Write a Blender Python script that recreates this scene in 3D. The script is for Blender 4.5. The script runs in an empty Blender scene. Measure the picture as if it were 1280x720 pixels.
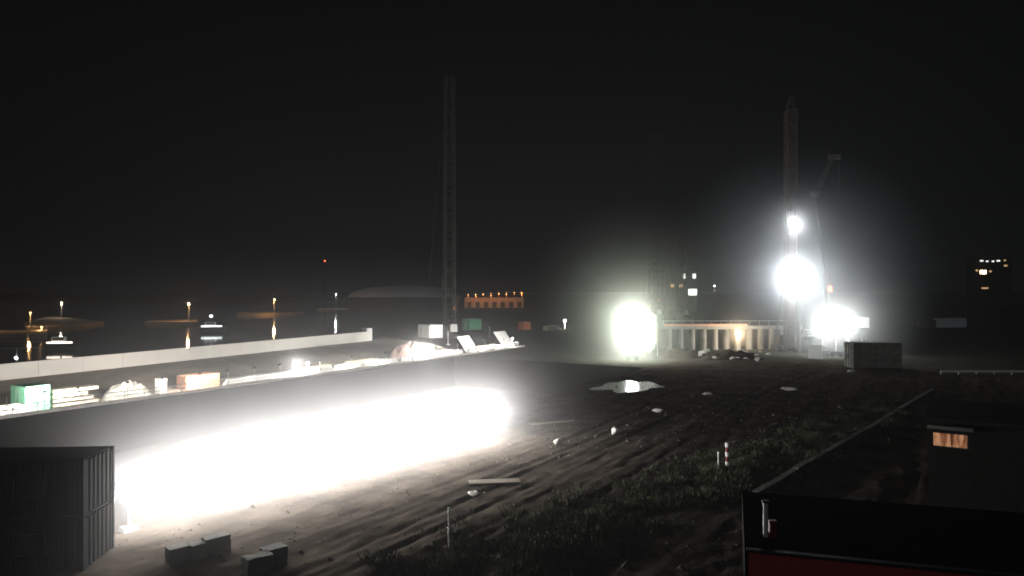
import bpy, math, random
import numpy as np
from mathutils import Vector, Matrix, noise
random.seed(7)
R = math.radians
scene = bpy.context.scene
COL = scene.collection
H = 14.0            # camera height above the site
F = 914.0           # focal length in photo pixels (1280 wide)
TX, TY = .5145, .8575   # direction the site runs in

def at(u, v, z=0.0):
    d = (H - z) * F / (v - 360.0)
    return ((u - 640.0) / F * d, d, z)
def atd(u, d, z=0.0):
    return ((u - 640.0) / F * d, d, z)
def zv(v, d):
    return H - (v - 360.0) * d / F
def P(s, w, z=0.0):
    return (s * TX - w * TY, s * TY + w * TX, z)
def q(u, w, z=0.0):
    k = (u - 640.0) / F
    s = w * (TY + TX * k) / (TX - TY * k)
    return P(s, w, z)
ROT = math.atan2(TY, TX)     # local +X runs along the site

# ------------------------------------------------------------------ materials
MATS = {}
def mat(name, col, rough=.7, var=.25, scale=1.2, metal=0.0, bump=.15, spec=.35, stretch=None):
    if name in MATS: return MATS[name]
    m = bpy.data.materials.new(name); m.use_nodes = True
    nt = m.node_tree; N = nt.nodes; L = nt.links
    b = N['Principled BSDF']
    tc = N.new('ShaderNodeTexCoord')
    src = tc.outputs['Object']
    if stretch:
        mp = N.new('ShaderNodeMapping'); mp.inputs['Scale'].default_value = stretch
        L.new(src, mp.inputs['Vector']); src = mp.outputs['Vector']
    n1 = N.new('ShaderNodeTexNoise'); n1.inputs['Scale'].default_value = scale
    n1.inputs['Detail'].default_value = 8; n1.inputs['Roughness'].default_value = .65
    L.new(src, n1.inputs['Vector'])
    cr = N.new('ShaderNodeValToRGB')
    lo = tuple(c * (1 - var) for c in col); hi = tuple(min(1, c * (1 + var)) for c in col)
    cr.color_ramp.elements[0].color = (*lo, 1); cr.color_ramp.elements[0].position = .3
    cr.color_ramp.elements[1].color = (*hi, 1); cr.color_ramp.elements[1].position = .7
    L.new(n1.outputs['Fac'], cr.inputs['Fac']); L.new(cr.outputs['Color'], b.inputs['Base Color'])
    b.inputs['Roughness'].default_value = rough; b.inputs['Metallic'].default_value = metal
    b.inputs['Specular IOR Level'].default_value = spec
    if bump:
        n2 = N.new('ShaderNodeTexNoise'); n2.inputs['Scale'].default_value = scale * 6
        n2.inputs['Detail'].default_value = 5
        L.new(src, n2.inputs['Vector'])
        bp = N.new('ShaderNodeBump'); bp.inputs['Strength'].default_value = bump; bp.inputs['Distance'].default_value = .05
        L.new(n2.outputs['Fac'], bp.inputs['Height']); L.new(bp.outputs['Normal'], b.inputs['Normal'])
    MATS[name] = m
    return m

def emit(name, col, strength):
    if name in MATS: return MATS[name]
    m = bpy.data.materials.new(name); m.use_nodes = True
    N = m.node_tree.nodes; L = m.node_tree.links
    N.clear()
    e = N.new('ShaderNodeEmission'); o = N.new('ShaderNodeOutputMaterial')
    e.inputs['Color'].default_value = (*col, 1); e.inputs['Strength'].default_value = strength
    L.new(e.outputs[0], o.inputs['Surface'])
    MATS[name] = m
    return m

def window_glow(name, col, strength):
    """a lit room behind a curtain: uneven warm glow with darker folds"""
    m = bpy.data.materials.new(name); m.use_nodes = True
    N = m.node_tree.nodes; L = m.node_tree.links; N.clear()
    tc = N.new('ShaderNodeTexCoord'); mp = N.new('ShaderNodeMapping'); mp.inputs['Scale'].default_value = (3.2, 3.2, .8)
    n = N.new('ShaderNodeTexNoise'); n.inputs['Scale'].default_value = 1.3; n.inputs['Detail'].default_value = 3
    cr = N.new('ShaderNodeValToRGB')
    cr.color_ramp.elements[0].position = .38; cr.color_ramp.elements[0].color = (col[0]*.3, col[1]*.2, col[2]*.15, 1)
    cr.color_ramp.elements[1].position = .62; cr.color_ramp.elements[1].color = (*col, 1)
    e = N.new('ShaderNodeEmission'); e.inputs['Strength'].default_value = strength
    o = N.new('ShaderNodeOutputMaterial')
    L.new(tc.outputs['Object'], mp.inputs['Vector']); L.new(mp.outputs['Vector'], n.inputs['Vector'])
    L.new(n.outputs['Fac'], cr.inputs['Fac']); L.new(cr.outputs['Color'], e.inputs['Color']); L.new(e.outputs[0], o.inputs['Surface'])
    return m

M_MUD = mat('wet_mud', (.047, .039, .032), .9, .5, .35, bump=.9, spec=.0, stretch=(1, 1, 1))
M_QUAY = mat('quay_sand', (.24, .215, .185), .9, .25, .25, bump=.3)
M_PALEKERB = mat('kerb_concrete', (.62, .57, .53), .8, .2, .8)
M_PIT = mat('pit_mud', (.02, .021, .021), .95, .4, .12, bump=.4, spec=.03)
M_SHEET = mat('sheet_pile_steel', (.007, .007, .007), .95, .2, .08, bump=.0, spec=.0)
M_WALL = mat('white_wall_paint', (.62, .60, .57), .75, .07, .25, bump=.1)
M_WHITE = mat('white_paint', (.78, .78, .76), .5, .06, 1.0)
M_GREEN = mat('green_paint', (.22, .55, .36), .5, .12, 1.0)
M_DGREEN = mat('dark_green_paint', (.06, .22, .12), .5, .15, 1.0)
M_SALMON = mat('salmon_paint', (.75, .40, .27), .55, .12, 1.0)
M_ORANGE = mat('orange_paint', (.6, .16, .04), .55, .15, 1.0)
M_TIMBER = mat('pale_timber', (.62, .56, .45), .8, .25, 1.2, stretch=(.4, 4, 4))
M_STEEL = mat('galvanised_steel', (.55, .55, .54), .5, .12, 2.0, metal=.2)
M_DSTEEL = mat('dark_steel', (.05, .052, .055), .55, .3, 1.0, metal=.2)
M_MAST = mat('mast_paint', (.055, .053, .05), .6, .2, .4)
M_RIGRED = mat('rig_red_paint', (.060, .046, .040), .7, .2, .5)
M_BLACK = mat('black_felt_and_shade', (.014, .014, .014), .95, .3, .8, spec=.03)
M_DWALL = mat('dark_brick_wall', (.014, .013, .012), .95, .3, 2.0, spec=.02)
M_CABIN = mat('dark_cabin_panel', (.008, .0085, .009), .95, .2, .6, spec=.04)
M_FASCIA = mat('red_fascia', (.58, .075, .085), .55, .12, .8)
M_CONC = mat('grey_concrete', (.33, .32, .30), .9, .22, .6, bump=.3, spec=.1)
M_SACK = mat('white_sack', (.50, .48, .45), .7, .12, 2.5, bump=.4)
M_RUBBLE = mat('pale_rubble', (.42, .40, .36), .9, .35, 1.0, bump=.4)
M_GREYTANK = mat('pale_tank_sheet', (.62, .62, .64), .6, .1, .05)
M_RED = mat('red_plastic', (.18, .02, .03), .45, .1, 2.0)
M_PINK = mat('pink_sand', (.50, .36, .33), .7, .25, 1.5)
M_RUBBER = mat('tyre_rubber', (.02, .02, .02), .85, .2, 3.0)
M_GRASS = mat('grass_blade', (.042, .050, .028), .95, .6, .6, bump=0, spec=.05)
M_SOIL = mat('dark_soil', (.026, .026, .020), .95, .4, .3, bump=.5, spec=.0)
M_SHORE = mat('far_shore_sand', (.30, .23, .17), .9, .3, .05)
M_GLASSD = mat('dark_glass', (.01, .012, .014), .08, .1, 1.0, bump=0, spec=.6)
E_LENS = emit('floodlight_lens', (1, .98, .95), 60)
E_SODIUM = emit('sodium_lens', (1, .55, .2), 9)
E_WARM = emit('warm_lens', (1, .74, .45), 14)
E_COOL = emit('cool_lens', (.9, .97, 1), 22)
E_REDLAMP = emit('red_beacon_lens', (1, .12, .05), 8)
E_DECK = emit('boat_strip_lamp', (1, .84, .7), 3.2)
E_WHITESTRIP = emit('boat_white_lamp', (.92, .97, 1), 3.0)
E_WIN = emit('far_window_glow', (.95, 1, .9), 1.6)
E_WINW = emit('far_warm_window_glow', (1, .62, .3), .7)

M_OLDC = mat('old_concrete', (.12, .12, .11), .95, .35, .8, bump=.5, spec=.04)
M_BOARD = mat('weathered_board', (.14, .12, .095), .9, .35, 1.2, spec=.05, stretch=(.4, 4, 4))
M_CLOD = mat('mud_clod', (.085, .072, .06), .95, .5, 1.5, bump=.3, spec=.05)
def water_mat():
    m = bpy.data.materials.new('harbour_water'); m.use_nodes = True
    N = m.node_tree.nodes; L = m.node_tree.links; b = N['Principled BSDF']
    b.inputs['Base Color'].default_value = (.006, .008, .010, 1); b.inputs['Roughness'].default_value = .06
    tc = N.new('ShaderNodeTexCoord'); mp = N.new('ShaderNodeMapping'); mp.inputs['Scale'].default_value = (.35, 1.0, 1)
    n = N.new('ShaderNodeTexNoise'); n.inputs['Scale'].default_value = .7; n.inputs['Detail'].default_value = 4
    bp = N.new('ShaderNodeBump'); bp.inputs['Strength'].default_value = .07; bp.inputs['Distance'].default_value = .10
    L.new(tc.outputs['Object'], mp.inputs['Vector']); L.new(mp.outputs['Vector'], n.inputs['Vector'])
    L.new(n.outputs['Fac'], bp.inputs['Height']); L.new(bp.outputs['Normal'], b.inputs['Normal'])
    return m
M_WATER = water_mat()
def puddle_mat():
    m = bpy.data.materials.new('puddle_water'); m.use_nodes = True
    N = m.node_tree.nodes; L = m.node_tree.links; b = N['Principled BSDF']
    b.inputs['Base Color'].default_value = (.012, .011, .010, 1); b.inputs['Roughness'].default_value = .10; b.inputs['Specular IOR Level'].default_value = .9
    tc = N.new('ShaderNodeTexCoord')
    n = N.new('ShaderNodeTexNoise'); n.inputs['Scale'].default_value = 1.6; n.inputs['Detail'].default_value = 3
    bp = N.new('ShaderNodeBump'); bp.inputs['Strength'].default_value = .45; bp.inputs['Distance'].default_value = .12
    L.new(tc.outputs['Object'], n.inputs['Vector']); L.new(n.outputs['Fac'], bp.inputs['Height']); L.new(bp.outputs['Normal'], b.inputs['Normal'])
    return m
M_PUDDLE = puddle_mat()

# ------------------------------------------------------------------ mesh builder
class MB:
    def __init__(s): s.v = []; s.f = []
    def box(s, c, size, rz=0.0, taper=1.0):
        i = len(s.v); hx, hy, hz = (a / 2 for a in size); ca, sa = math.cos(rz), math.sin(rz)
        for dz in (-1, 1):
            k = taper if dz > 0 else 1
            for dx, dy in ((-1, -1), (1, -1), (1, 1), (-1, 1)):
                x, y = dx * hx * k, dy * hy * k
                s.v.append((c[0] + x * ca - y * sa, c[1] + x * sa + y * ca, c[2] + dz * hz))
        for f in ((3, 2, 1, 0), (4, 5, 6, 7), (0, 1, 5, 4), (1, 2, 6, 5), (2, 3, 7, 6), (3, 0, 4, 7)):
            s.f.append(tuple(i + a for a in f))
        return s
    def tube(s, a, b, r0, r1=None, n=8):
        r1 = r0 if r1 is None else r1
        a, b = Vector(a), Vector(b); d = (b - a).normalized()
        x = d.cross(Vector((0, 0, 1))) if abs(d.z) < .95 else d.cross(Vector((1, 0, 0)))
        x.normalize(); y = d.cross(x)
        i = len(s.v)
        for p, r in ((a, r0), (b, r1)):
            for k in range(n):
                t = 2 * math.pi * k / n
                s.v.append(tuple(p + x * r * math.cos(t) + y * r * math.sin(t)))
        for k in range(n):
            k2 = (k + 1) % n
            s.f.append((i + k, i + k2, i + n + k2, i + n + k))
        s.f.append(tuple(i + n - 1 - k for k in range(n))); s.f.append(tuple(i + n + k for k in range(n)))
        return s
    def lattice(s, p0, p1, w0, w1, bays, rc, rb):
        p0, p1 = Vector(p0), Vector(p1); d = (p1 - p0).normalized()
        x = d.cross(Vector((0, 1, 0))) if abs(d.y) < .9 else d.cross(Vector((1, 0, 0)))
        x.normalize(); y = d.cross(x)
        cs = ((-1, -1), (1, -1), (1, 1), (-1, 1))
        def pt(k, t):
            w = (w0 + (w1 - w0) * t) / 2
            return p0 + (p1 - p0) * t + x * cs[k][0] * w + y * cs[k][1] * w
        for k in range(4): s.tube(pt(k, 0), pt(k, 1), rc, n=5)
        for j in range(bays):
            t0, t1 = j / bays, (j + 1) / bays
            for k in range(4):
                k2 = (k + 1) % 4
                if j % 2: s.tube(pt(k, t0), pt(k2, t1), rb, n=4)
                else: s.tube(pt(k2, t0), pt(k, t1), rb, n=4)
                s.tube(pt(k, t1), pt(k2, t1), rb, n=4)
        return s
    def blob(s, c, size, seed=0, rough=.25, n=2):
        """lumpy closed stone or sack"""
        import bmesh
        bm = bmesh.new(); bmesh.ops.create_icosphere(bm, subdivisions=n, radius=.5)
        i = len(s.v)
        bm.verts.ensure_lookup_table()
        for v in bm.verts:
            k = 1 + rough * noise.noise(v.co * 3.1 + Vector((seed * 7.3, seed, 0)))
            # squarish
            m = max(abs(v.co.x), abs(v.co.y), abs(v.co.z))
            k *= (1 + .35 * (.5 / m - 1))
            s.v.append((c[0] + v.co.x * k * size[0], c[1] + v.co.y * k * size[1], c[2] + max(v.co.z * k, -.46) * size[2]))
        for f in bm.faces: s.f.append(tuple(i + v.index for v in f.verts))
        bm.free(); return s
    def panel(s, a, b, z0, z1, depth=.12, pitch=.5, n=None):
        """corrugated sheet from ground point a to b"""
        a = Vector((a[0], a[1], 0)); b = Vector((b[0], b[1], 0)); L = (b - a).length
        d = (b - a) / L; nn = Vector((d.y, -d.x, 0)); m = max(1, int(L / pitch)); prof = []
        for k in range(m):
            for o, e in ((0, 0), (.35, 0), (.5, 1), (.85, 1)):
                prof.append(a + d * (L * (k + o) / m) + nn * depth * e)
        prof.append(b)
        i = len(s.v)
        for p in prof: s.v.append((p.x, p.y, z0)); s.v.append((p.x, p.y, z1))
        for k in range(len(prof) - 1):
            j = i + 2 * k; s.f.append((j, j + 2, j + 3, j + 1))
        return s
    def poly(s, pts):
        i = len(s.v); s.v += [tuple(p) for p in pts]; s.f.append(tuple(range(i, i + len(pts)))); return s
    def build(s, name, m, parent=None, loc=(0, 0, 0), rz=0.0, smooth=False):
        me = bpy.data.meshes.new(name); me.from_pydata(s.v, [], s.f); me.materials.append(m)
        if smooth:
            me.polygons.foreach_set('use_smooth', [True] * len(me.polygons))
        me.update()
        o = bpy.data.objects.new(name, me); COL.objects.link(o)
        o.location = loc; o.rotation_euler = (0, 0, rz)
        if parent: o.parent = parent
        return o

def tag(o, label=None, cat=None, group=None, kind=None):
    if label: o['label'] = label
    if cat: o['category'] = cat
    if group: o['group'] = group
    if kind: o['kind'] = kind
    return o
def empty(name, loc, rz, label, cat, group=None):
    o = bpy.data.objects.new(name, None); COL.objects.link(o)
    o.location = loc; o.rotation_euler = (0, 0, rz)
    return tag(o, label, cat, group)
def kids(o): return [c for c in bpy.data.objects if c.parent is o]
def copy_tree(o, parent=None):
    c = o.copy(); COL.objects.link(c)
    if parent: c.parent = parent
    for ch in kids(o):
        copy_tree(ch, c)
    return c
def light(parent, loc, power, col=(1, 1, 1), radius=.25, kind='POINT', rot=None, spot=None):
    l = bpy.data.lights.new('lamp_light', kind); l.energy = power; l.color = col
    l.shadow_soft_size = radius
    o = bpy.data.objects.new('lamp_light', l); COL.objects.link(o); o.location = loc
    if kind == 'SPOT': l.spot_size = R(spot or 150); l.spot_blend = .5
    if rot: o.rotation_euler = rot
    if parent: o.parent = parent
    return o

# ------------------------------------------------------------------ render, world, camera
c = scene.cycles
c.use_denoising = True
try: c.denoiser = 'OPENIMAGEDENOISE'
except Exception: pass
c.max_bounces = 4; c.diffuse_bounces = 2; c.glossy_bounces = 2; c.transmission_bounces = 2; c.volume_bounces = 0
c.sample_clamp_indirect = 4; c.use_light_tree = True
c.volume_max_steps = 256; c.volume_step_rate = 1.0
scene.view_settings.view_transform = 'Standard'; scene.view_settings.look = 'None'
scene.view_settings.exposure = 0; scene.view_settings.gamma = 1

w = bpy.data.worlds.new('World'); scene.world = w; w.use_nodes = True
bg = w.node_tree.nodes['Background']
bg.inputs['Color'].default_value = (.74, .85, 1.0, 1); bg.inputs['Strength'].default_value = .0020

cam = bpy.data.cameras.new('camera'); co = bpy.data.objects.new('camera', cam); COL.objects.link(co)
co.location = (0, 0, H); co.rotation_euler = (R(90), 0, 0)
cam.sensor_width = 36; cam.lens = 36 * F / 1280; cam.clip_end = 9000; cam.clip_start = .1
cam.dof.use_dof = True; cam.dof.focus_distance = 25; cam.dof.aperture_fstop = .5   # the soft night exposure
scene.camera = co

fill_sun = bpy.data.lights.new('night_fill', 'SUN'); fill_sun.energy = .08; fill_sun.angle = R(.5); fill_sun.color = (.86, .93, 1)  # added fill light, lifts the red fascia and other dim fronts
mo = bpy.data.objects.new('night_fill', fill_sun); COL.objects.link(mo); mo.rotation_euler = (R(50), 0, R(-25)); mo.location = (0, -50, 200)

# ------------------------------------------------------------------ ground
PIT_S1, PIT_N, PIT_F = 122.0, 46.0, 86.8
S0, S1, W0, W1, CELL = 14.0, 150.0, -34.0, 45.9, .30
def hz(s, wv):
    """height of the churned near bank"""
    f = min(1, max(0, (PIT_N - .2 - wv) / 2)) * min(1, max(0, (wv - W0) / 5)) * min(1, max(0, (s - S0) / 4)) * min(1, max(0, (S1 - s) / 10))
    a = noise.noise(Vector((s * .03, wv * .42, 1.3)))           # long ridges along the haul road
    b = noise.noise(Vector((s * .09, wv * .95, 7.7)))
    d = noise.noise(Vector((s * .8, wv * 1.2, 3.1)))
    e = noise.noise(Vector((s * .35, wv * 2.6, 9.1)))
    f2 = noise.noise(Vector((s * 2.0, wv * 2.4, 4.4)))
    rut = 0
    for wc, ph in ((34.5, 0), (30.6, 1.7), (27.2, 3.1), (38.2, 4.0), (22.5, 2.2)):
        c0 = wc - .018 * s + .7 * math.sin(s * .06 + ph)
        am = max(0, .35 + 1.1 * noise.noise(Vector((s * .05, wc, 6.6))))
        for o in (-.95, .95):
            x = wv - c0 - o; rut += am * (-.11 * math.exp(-(x / .28) ** 2) + .05 * math.exp(-((abs(x) - .52) / .22) ** 2))
    h = .24 + .12 * a + .09 * b + .05 * d + .055 * e + .03 * f2 + rut
    pd = ((s - 97.5) / 9) ** 2 + ((wv - 39.2) / 8) ** 2
    if pd < 4: h = h + (.06 - h) * math.exp(-pd ** 2)
    return max(.02, h) * f + .01

ss = np.arange(S0, S1 + .01, .45); ws = np.arange(W0, W1 + .01, .22)
vs = []
for s_ in ss:
    for w_ in ws:
        vs.append(P(s_, w_, hz(s_, w_)))
nw = len(ws); fs = []
for i in range(len(ss) - 1):
    for j in range(nw - 1):
        k = i * nw + j
        fs.append((k, k + nw, k + nw + 1, k + 1))
g = MB(); g.v = vs; g.f = fs
tag(g.build('muddy_ground', M_MUD, smooth=True), 'churned dark mud with wheel ruts beside the floodlit strip', kind='structure')

BIG = 3000
g = MB()
g.poly([P(-400, -BIG, -.08), P(BIG, -BIG, -.08), P(BIG, PIT_N, -.08), P(-400, PIT_N, -.08)])
tag(g.build('ground', M_SOIL), 'dark flat ground stretching to the horizon', kind='structure')
g = MB()   # land beyond the pit
a_ = P(PIT_S1, PIT_N, -.084); b_ = P(PIT_S1, 100, -.084)
g.poly([a_, P(BIG, PIT_N, -.084), (BIG, 2500, -.084), (-580, 2500, -.084), (-140, 600, -.084), (-62, 262, -.084), P(128, 112, -.084), b_])
tag(g.build('far_ground', M_SOIL), 'dark ground beyond the end of the pit', kind='structure')

# the quay: level strip behind the railing, sloping up to the white wall
def wallw(s): return 101.7 + (s - 45) * .097
g = MB(); prev = None
for s_ in np.arange(-10, 131, 2.0):
    ww = wallw(s_)
    row = [(PIT_F, 0.0), (90, 0.02), (92.5, .25), (96, 1.05), (99, 1.75), (ww - .6, 2.45), (ww + 2.5, 2.5), (ww + 6, -1.4)]
    cur = []
    for k, (wv, z) in enumerate(row):
        n_ = noise.noise(Vector((s_ * .15, wv * .3, 5))) * .16 if 2 <= k <= 4 else 0
        g.v.append(P(s_, wv, z + n_)); cur.append(len(g.v) - 1)
    if prev:
        for k in range(len(row) - 1): g.f.append((prev[k], cur[k], cur[k + 1], prev[k + 1]))
    prev = cur
tag(g.build('quay', M_QUAY, smooth=True), 'sandy quay strip sloping up to the white wall', kind='structure')

g = MB()
a_, b_ = P(-10, PIT_F + .35), P(150, PIT_F + .35)
for k in range(64):
    s_ = -8 + k * 2.5
    p = P(s_, PIT_F + .25); g.box((p[0], p[1], .17), (2.46, .5, .34), ROT)
tag(g.build('quay_kerb', M_PALEKERB), 'pale concrete kerb along the quay edge under the railing', kind='structure')

g = MB(); g.poly([P(-40, PIT_N - .5, -6), P(PIT_S1 + 1, PIT_N - .5, -6), P(PIT_S1 + 1, PIT_F + 1, -6), P(-40, PIT_F + 1, -6)])
tag(g.build('pit_floor', M_PIT), 'dark muddy floor of the deep pit', kind='structure')
r = empty('retaining_wall', P(40, PIT_F, -6), 0, 'smooth dark retaining wall dropping from the quay into the pit', 'retaining wall')
g = MB(); cp = MB()
for k, (sa_, wa_, sb_, wb_) in enumerate(((-40, PIT_F + .25, PIT_S1 + .5, PIT_F + .25), (PIT_S1 + .25, PIT_F, PIT_S1 + .25, PIT_N - .25), (PIT_S1 + .5, PIT_N - .25, -40, PIT_N - .25))):
    m_ = P((sa_ + sb_) / 2, (wa_ + wb_) / 2); ln = math.hypot(sb_ - sa_, wb_ - wa_)
    g.box((m_[0] - r.location.x, m_[1] - r.location.y, 2.96), (ln, .5, 6.1), ROT if k != 1 else ROT + R(90))
g.build('wall_panel', M_SHEET, r)
g = MB(); g.poly([(-4000, 60, -1), (-300, -400, -1), P(-60, 103, -1), P(135, 105, -1), (40, 400, -1), (200, 5000, -1), (-4000, 5000, -1)])
tag(g.build('water', M_WATER), 'black harbour water with lamp reflections', kind='structure')

# far banks across the water
def strip(name, pts, label, m=M_SHORE, z=.25):
    g = MB(); n = len(pts)
    top = [(p[0], p[1], z) for p in pts]; bot = [(p[0], p[1], -1.2) for p in pts]
    g.poly(top)
    for k in range(n):
        k2 = (k + 1) % n; g.poly([bot[k], bot[k2], top[k2], top[k]])
    tag(g.build(name, m), label, kind='structure')
strip('far_shore', [at(-60, 419), at(30, 418), at(34, 414), at(-60, 414)], 'sandy bank lit orange across the water')
strip('far_shore', [at(38, 419), at(58, 418), at(60, 410), at(130, 402), at(60, 396), at(30, 404)], 'sandy point under the two small lamps')
strip('far_shore', [at(180, 404), at(246, 402.5), at(248, 399), at(185, 401)], 'low jetty bank lit by one orange lamp')
strip('far_shore', [at(296, 394), at(378, 390.5), at(380, 389), at(296, 391)], 'distant bank with a reddish lit edge')
strip('far_shore', [at(396, 388), at(450, 387), at(450, 385.5), at(396, 386)], 'faint grey bank under the white lamp')
strip('far_shore', [(-1400, 900, 0), (-260, 840, 0), (-250, 2600, 0), (-3000, 2600, 0)], 'black far land behind the harbour', M_SOIL, 2.0)

# ------------------------------------------------------------------ white flood wall
r = empty('flood_wall', P(-10, wallw(-10), 2.3), 0, 'long low white wall between the quay and the harbour water', 'wall')
g = MB(); ca = MB()
s_ = -10.0
while s_ < 121:
    p0, p1 = P(s_, wallw(s_)), P(s_ + 6, wallw(s_ + 6))
    mid = ((p0[0] + p1[0]) / 2, (p0[1] + p1[1]) / 2)
    L_ = math.dist(p0[:2], p1[:2]); a_ = math.atan2(p1[1] - p0[1], p1[0] - p0[0])
    loc = (mid[0] - r.location.x, mid[1] - r.location.y)
    g.box((*loc, 1.0), (L_ - .03, .3, 2.2), a_)
    ca.box((*loc, 2.155), (L_ - .01, .42, .1), a_)
    s_ += 6
g.build('wall_panel', M_WALL, r); ca.build('coping', M_WALL, r)
p = at(77, 466, 2.45); pz = 2.45
r = empty('slim_post', (p[0] + .3, p[1] - .6, pz - .2), 0, 'slim dark post standing in front of the white wall', 'post')
MB().tube((0, 0, 0), (0, 0, 2.6), .11, .09).build('pole', M_DSTEEL, r); MB().box((0, 0, 2.65), (.3, .3, .1)).build('cap', M_DSTEEL, r)

# ------------------------------------------------------------------ quay railing
r = empty('quay_railing', P(10, PIT_F + .1), ROT, 'two-rail steel railing along the quay edge above the pit', 'railing')
for k in range(56):
    x = 2.5 * k
    MB().tube((x, 0, .3), (x, 0, 1.35), .05, n=6).build('post', M_STEEL, r)
for z in (.85, 1.33):
    MB().tube((-.2, 0, z), (137.7, 0, z), .055, n=6).build('rail', M_STEEL, r)

# ------------------------------------------------------------------ containers, cabins
def container(u, wv, L_, D_, Hh, m, label, cat='container', z=0.0, rz=ROT, name='site_container', loc=None, group=None):
    loc = loc or q(u, wv, z)
    r = empty(name, loc, rz, label, cat, group)
    b = MB()
    hx, hy = L_ / 2 - .08, D_ / 2 - .08
    b.panel((-hx, -hy), (hx, -hy), .12, Hh - .1, .05, .28); b.panel((hx, -hy), (hx, hy), .12, Hh - .1, .05, .28)
    b.panel((hx, hy), (-hx, hy), .12, Hh - .1, .05, .28); b.panel((-hx, hy), (-hx, -hy), .12, Hh - .1, .05, .28)
    b.build('wall', m, r)
    f = MB()
    for sx in (-1, 1):
        for sy in (-1, 1): f.box((sx * (L_ / 2 - .06), sy * (D_ / 2 - .06), Hh / 2), (.16, .16, Hh))
    for sy in (-1, 1):
        for z_ in (.08, Hh - .08): f.box((0, sy * (D_ / 2 - .05), z_), (L_ - .34, .13, .15))
    for sx in (-1, 1):
        for z_ in (.08, Hh - .08): f.box((sx * (L_ / 2 - .05), 0, z_), (.13, D_ - .34, .15))
    f.build('frame', m, r)
    MB().box((0, 0, Hh - .06), (L_ - .3, D_ - .3, .06)).build('roof', m, r)
    d = MB()
    for sy in (-.25, .25): d.box((-L_ / 2 - .03, sy * D_ * .9, Hh / 2), (.05, D_ * .4, Hh * .82))
    dd = d.build('door', m, r)
    h = MB()
    for sy in (-.1, .1): h.tube((-L_ / 2 - .08, sy * D_, .3), (-L_ / 2 - .08, sy * D_, Hh - .3), .025, n=5)
    h.build('lock_bar', M_STEEL, dd)
    return r
container(38, 90.6, 2.6, 3.2, 2.9, M_GREEN, 'pale green cabin on the quay beside stacked white boards')
container(248, 90.6, 5.2, 2.2, 1.9, M_SALMON, 'salmon pink container glowing in the light behind the quay railing')
p = at(538, 421.5, 2.3); container(0, 0, 3.6, 5.0, 3.0, M_WHITE, 'white cube-like site cabin above the bright quay lamp', 'cabin', name='site_cabin', loc=p, rz=R(38))
p = at(590, 412, 2.0); container(0, 0, 4.2, 3.6, 3.1, M_DGREEN, 'dull green container behind the white slanted boards', loc=p, rz=R(38))
p = at(655, 412); container(0, 0, 3.2, 3, 2.6, M_ORANGE, 'small orange container near the end of the quay railing', loc=p, rz=R(40))
p = at(1187, 409); container(0, 0, 11, 3, 3.2, M_GREYTANK, 'pale grey container lying alone in the dark field', loc=p, rz=R(10))
p = at(1157, 409); container(0, 0, 6, 3, 2.6, M_RIGRED, 'dark red container next to the pale grey one', loc=p, rz=R(10))
p = at(1091, 461); container(0, 0, 8.6, 3, 2.3, M_OLDC, 'lower grey container of the pair by the light mast', loc=p, rz=R(5))
p = at(1091, 461); container(0, 0, 8.6, 3, 2.3, M_OLDC, 'upper grey container stacked on another by the light mast', loc=(p[0], p[1], 2.31), rz=R(5))
p = at(1064, 437); container(0, 0, 4.6, 2.4, 2.3, M_WHITE, 'white container raised high beside the glaring light mast', loc=atd(1070, 158, 5.4), rz=R(8))
r = empty('steel_trestle', atd(1070, 158, 0), R(8), 'dark steel trestle carrying the white container', 'trestle')
for x in (-2, 2):
    for y in (-1, 1): MB().tube((x, y, 0), (x, y, 5.2), .14, n=6).build('leg', M_DSTEEL, r)
MB().box((0, 0, 5.29), (4.6, 2.4, .2)).build('deck', M_DSTEEL, r)

# dark two-storey stack of cabins cutting off the floodlit strip at its near end
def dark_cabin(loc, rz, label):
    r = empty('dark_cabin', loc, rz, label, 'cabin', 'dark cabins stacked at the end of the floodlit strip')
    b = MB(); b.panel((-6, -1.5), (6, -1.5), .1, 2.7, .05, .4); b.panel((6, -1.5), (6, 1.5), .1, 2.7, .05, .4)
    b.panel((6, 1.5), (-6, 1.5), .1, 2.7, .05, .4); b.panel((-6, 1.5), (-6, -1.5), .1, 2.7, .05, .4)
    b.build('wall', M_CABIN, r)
    f = MB()
    for x in (-6, 6):
        for y in (-1.5, 1.5): f.box((x, y, 1.4), (.18, .18, 2.8))
    for y in (-1.5, 1.5):
        for z in (.08, 2.72): f.box((0, y, z), (11.8, .16, .15))
    f.build('frame', M_CABIN, r)
    MB().box((0, 0, 2.72), (11.8, 2.8, .1)).build('roof', M_CABIN, r)
    for x in (-3.6, 0, 3.6):
        ww = MB()
        for (cx, cz, sx, sz) in ((x, 1.05, 1.5, .08), (x, 2.05, 1.5, .08), (x - .71, 1.55, .08, .92), (x + .71, 1.55, .08, .92)):
            ww.box((cx, -1.6, cz), (sx, .08, sz))
        o = ww.build('window', M_DSTEEL, r)
        MB().box((x, -1.585, 1.55), (1.33, .03, .91)).build('pane', M_GLASSD, o)
    return r
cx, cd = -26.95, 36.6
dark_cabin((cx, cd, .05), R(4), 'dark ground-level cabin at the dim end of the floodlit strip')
dark_cabin((cx, cd, 2.87), R(4), 'dark upper cabin stacked at the dim end of the floodlit strip')

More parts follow.
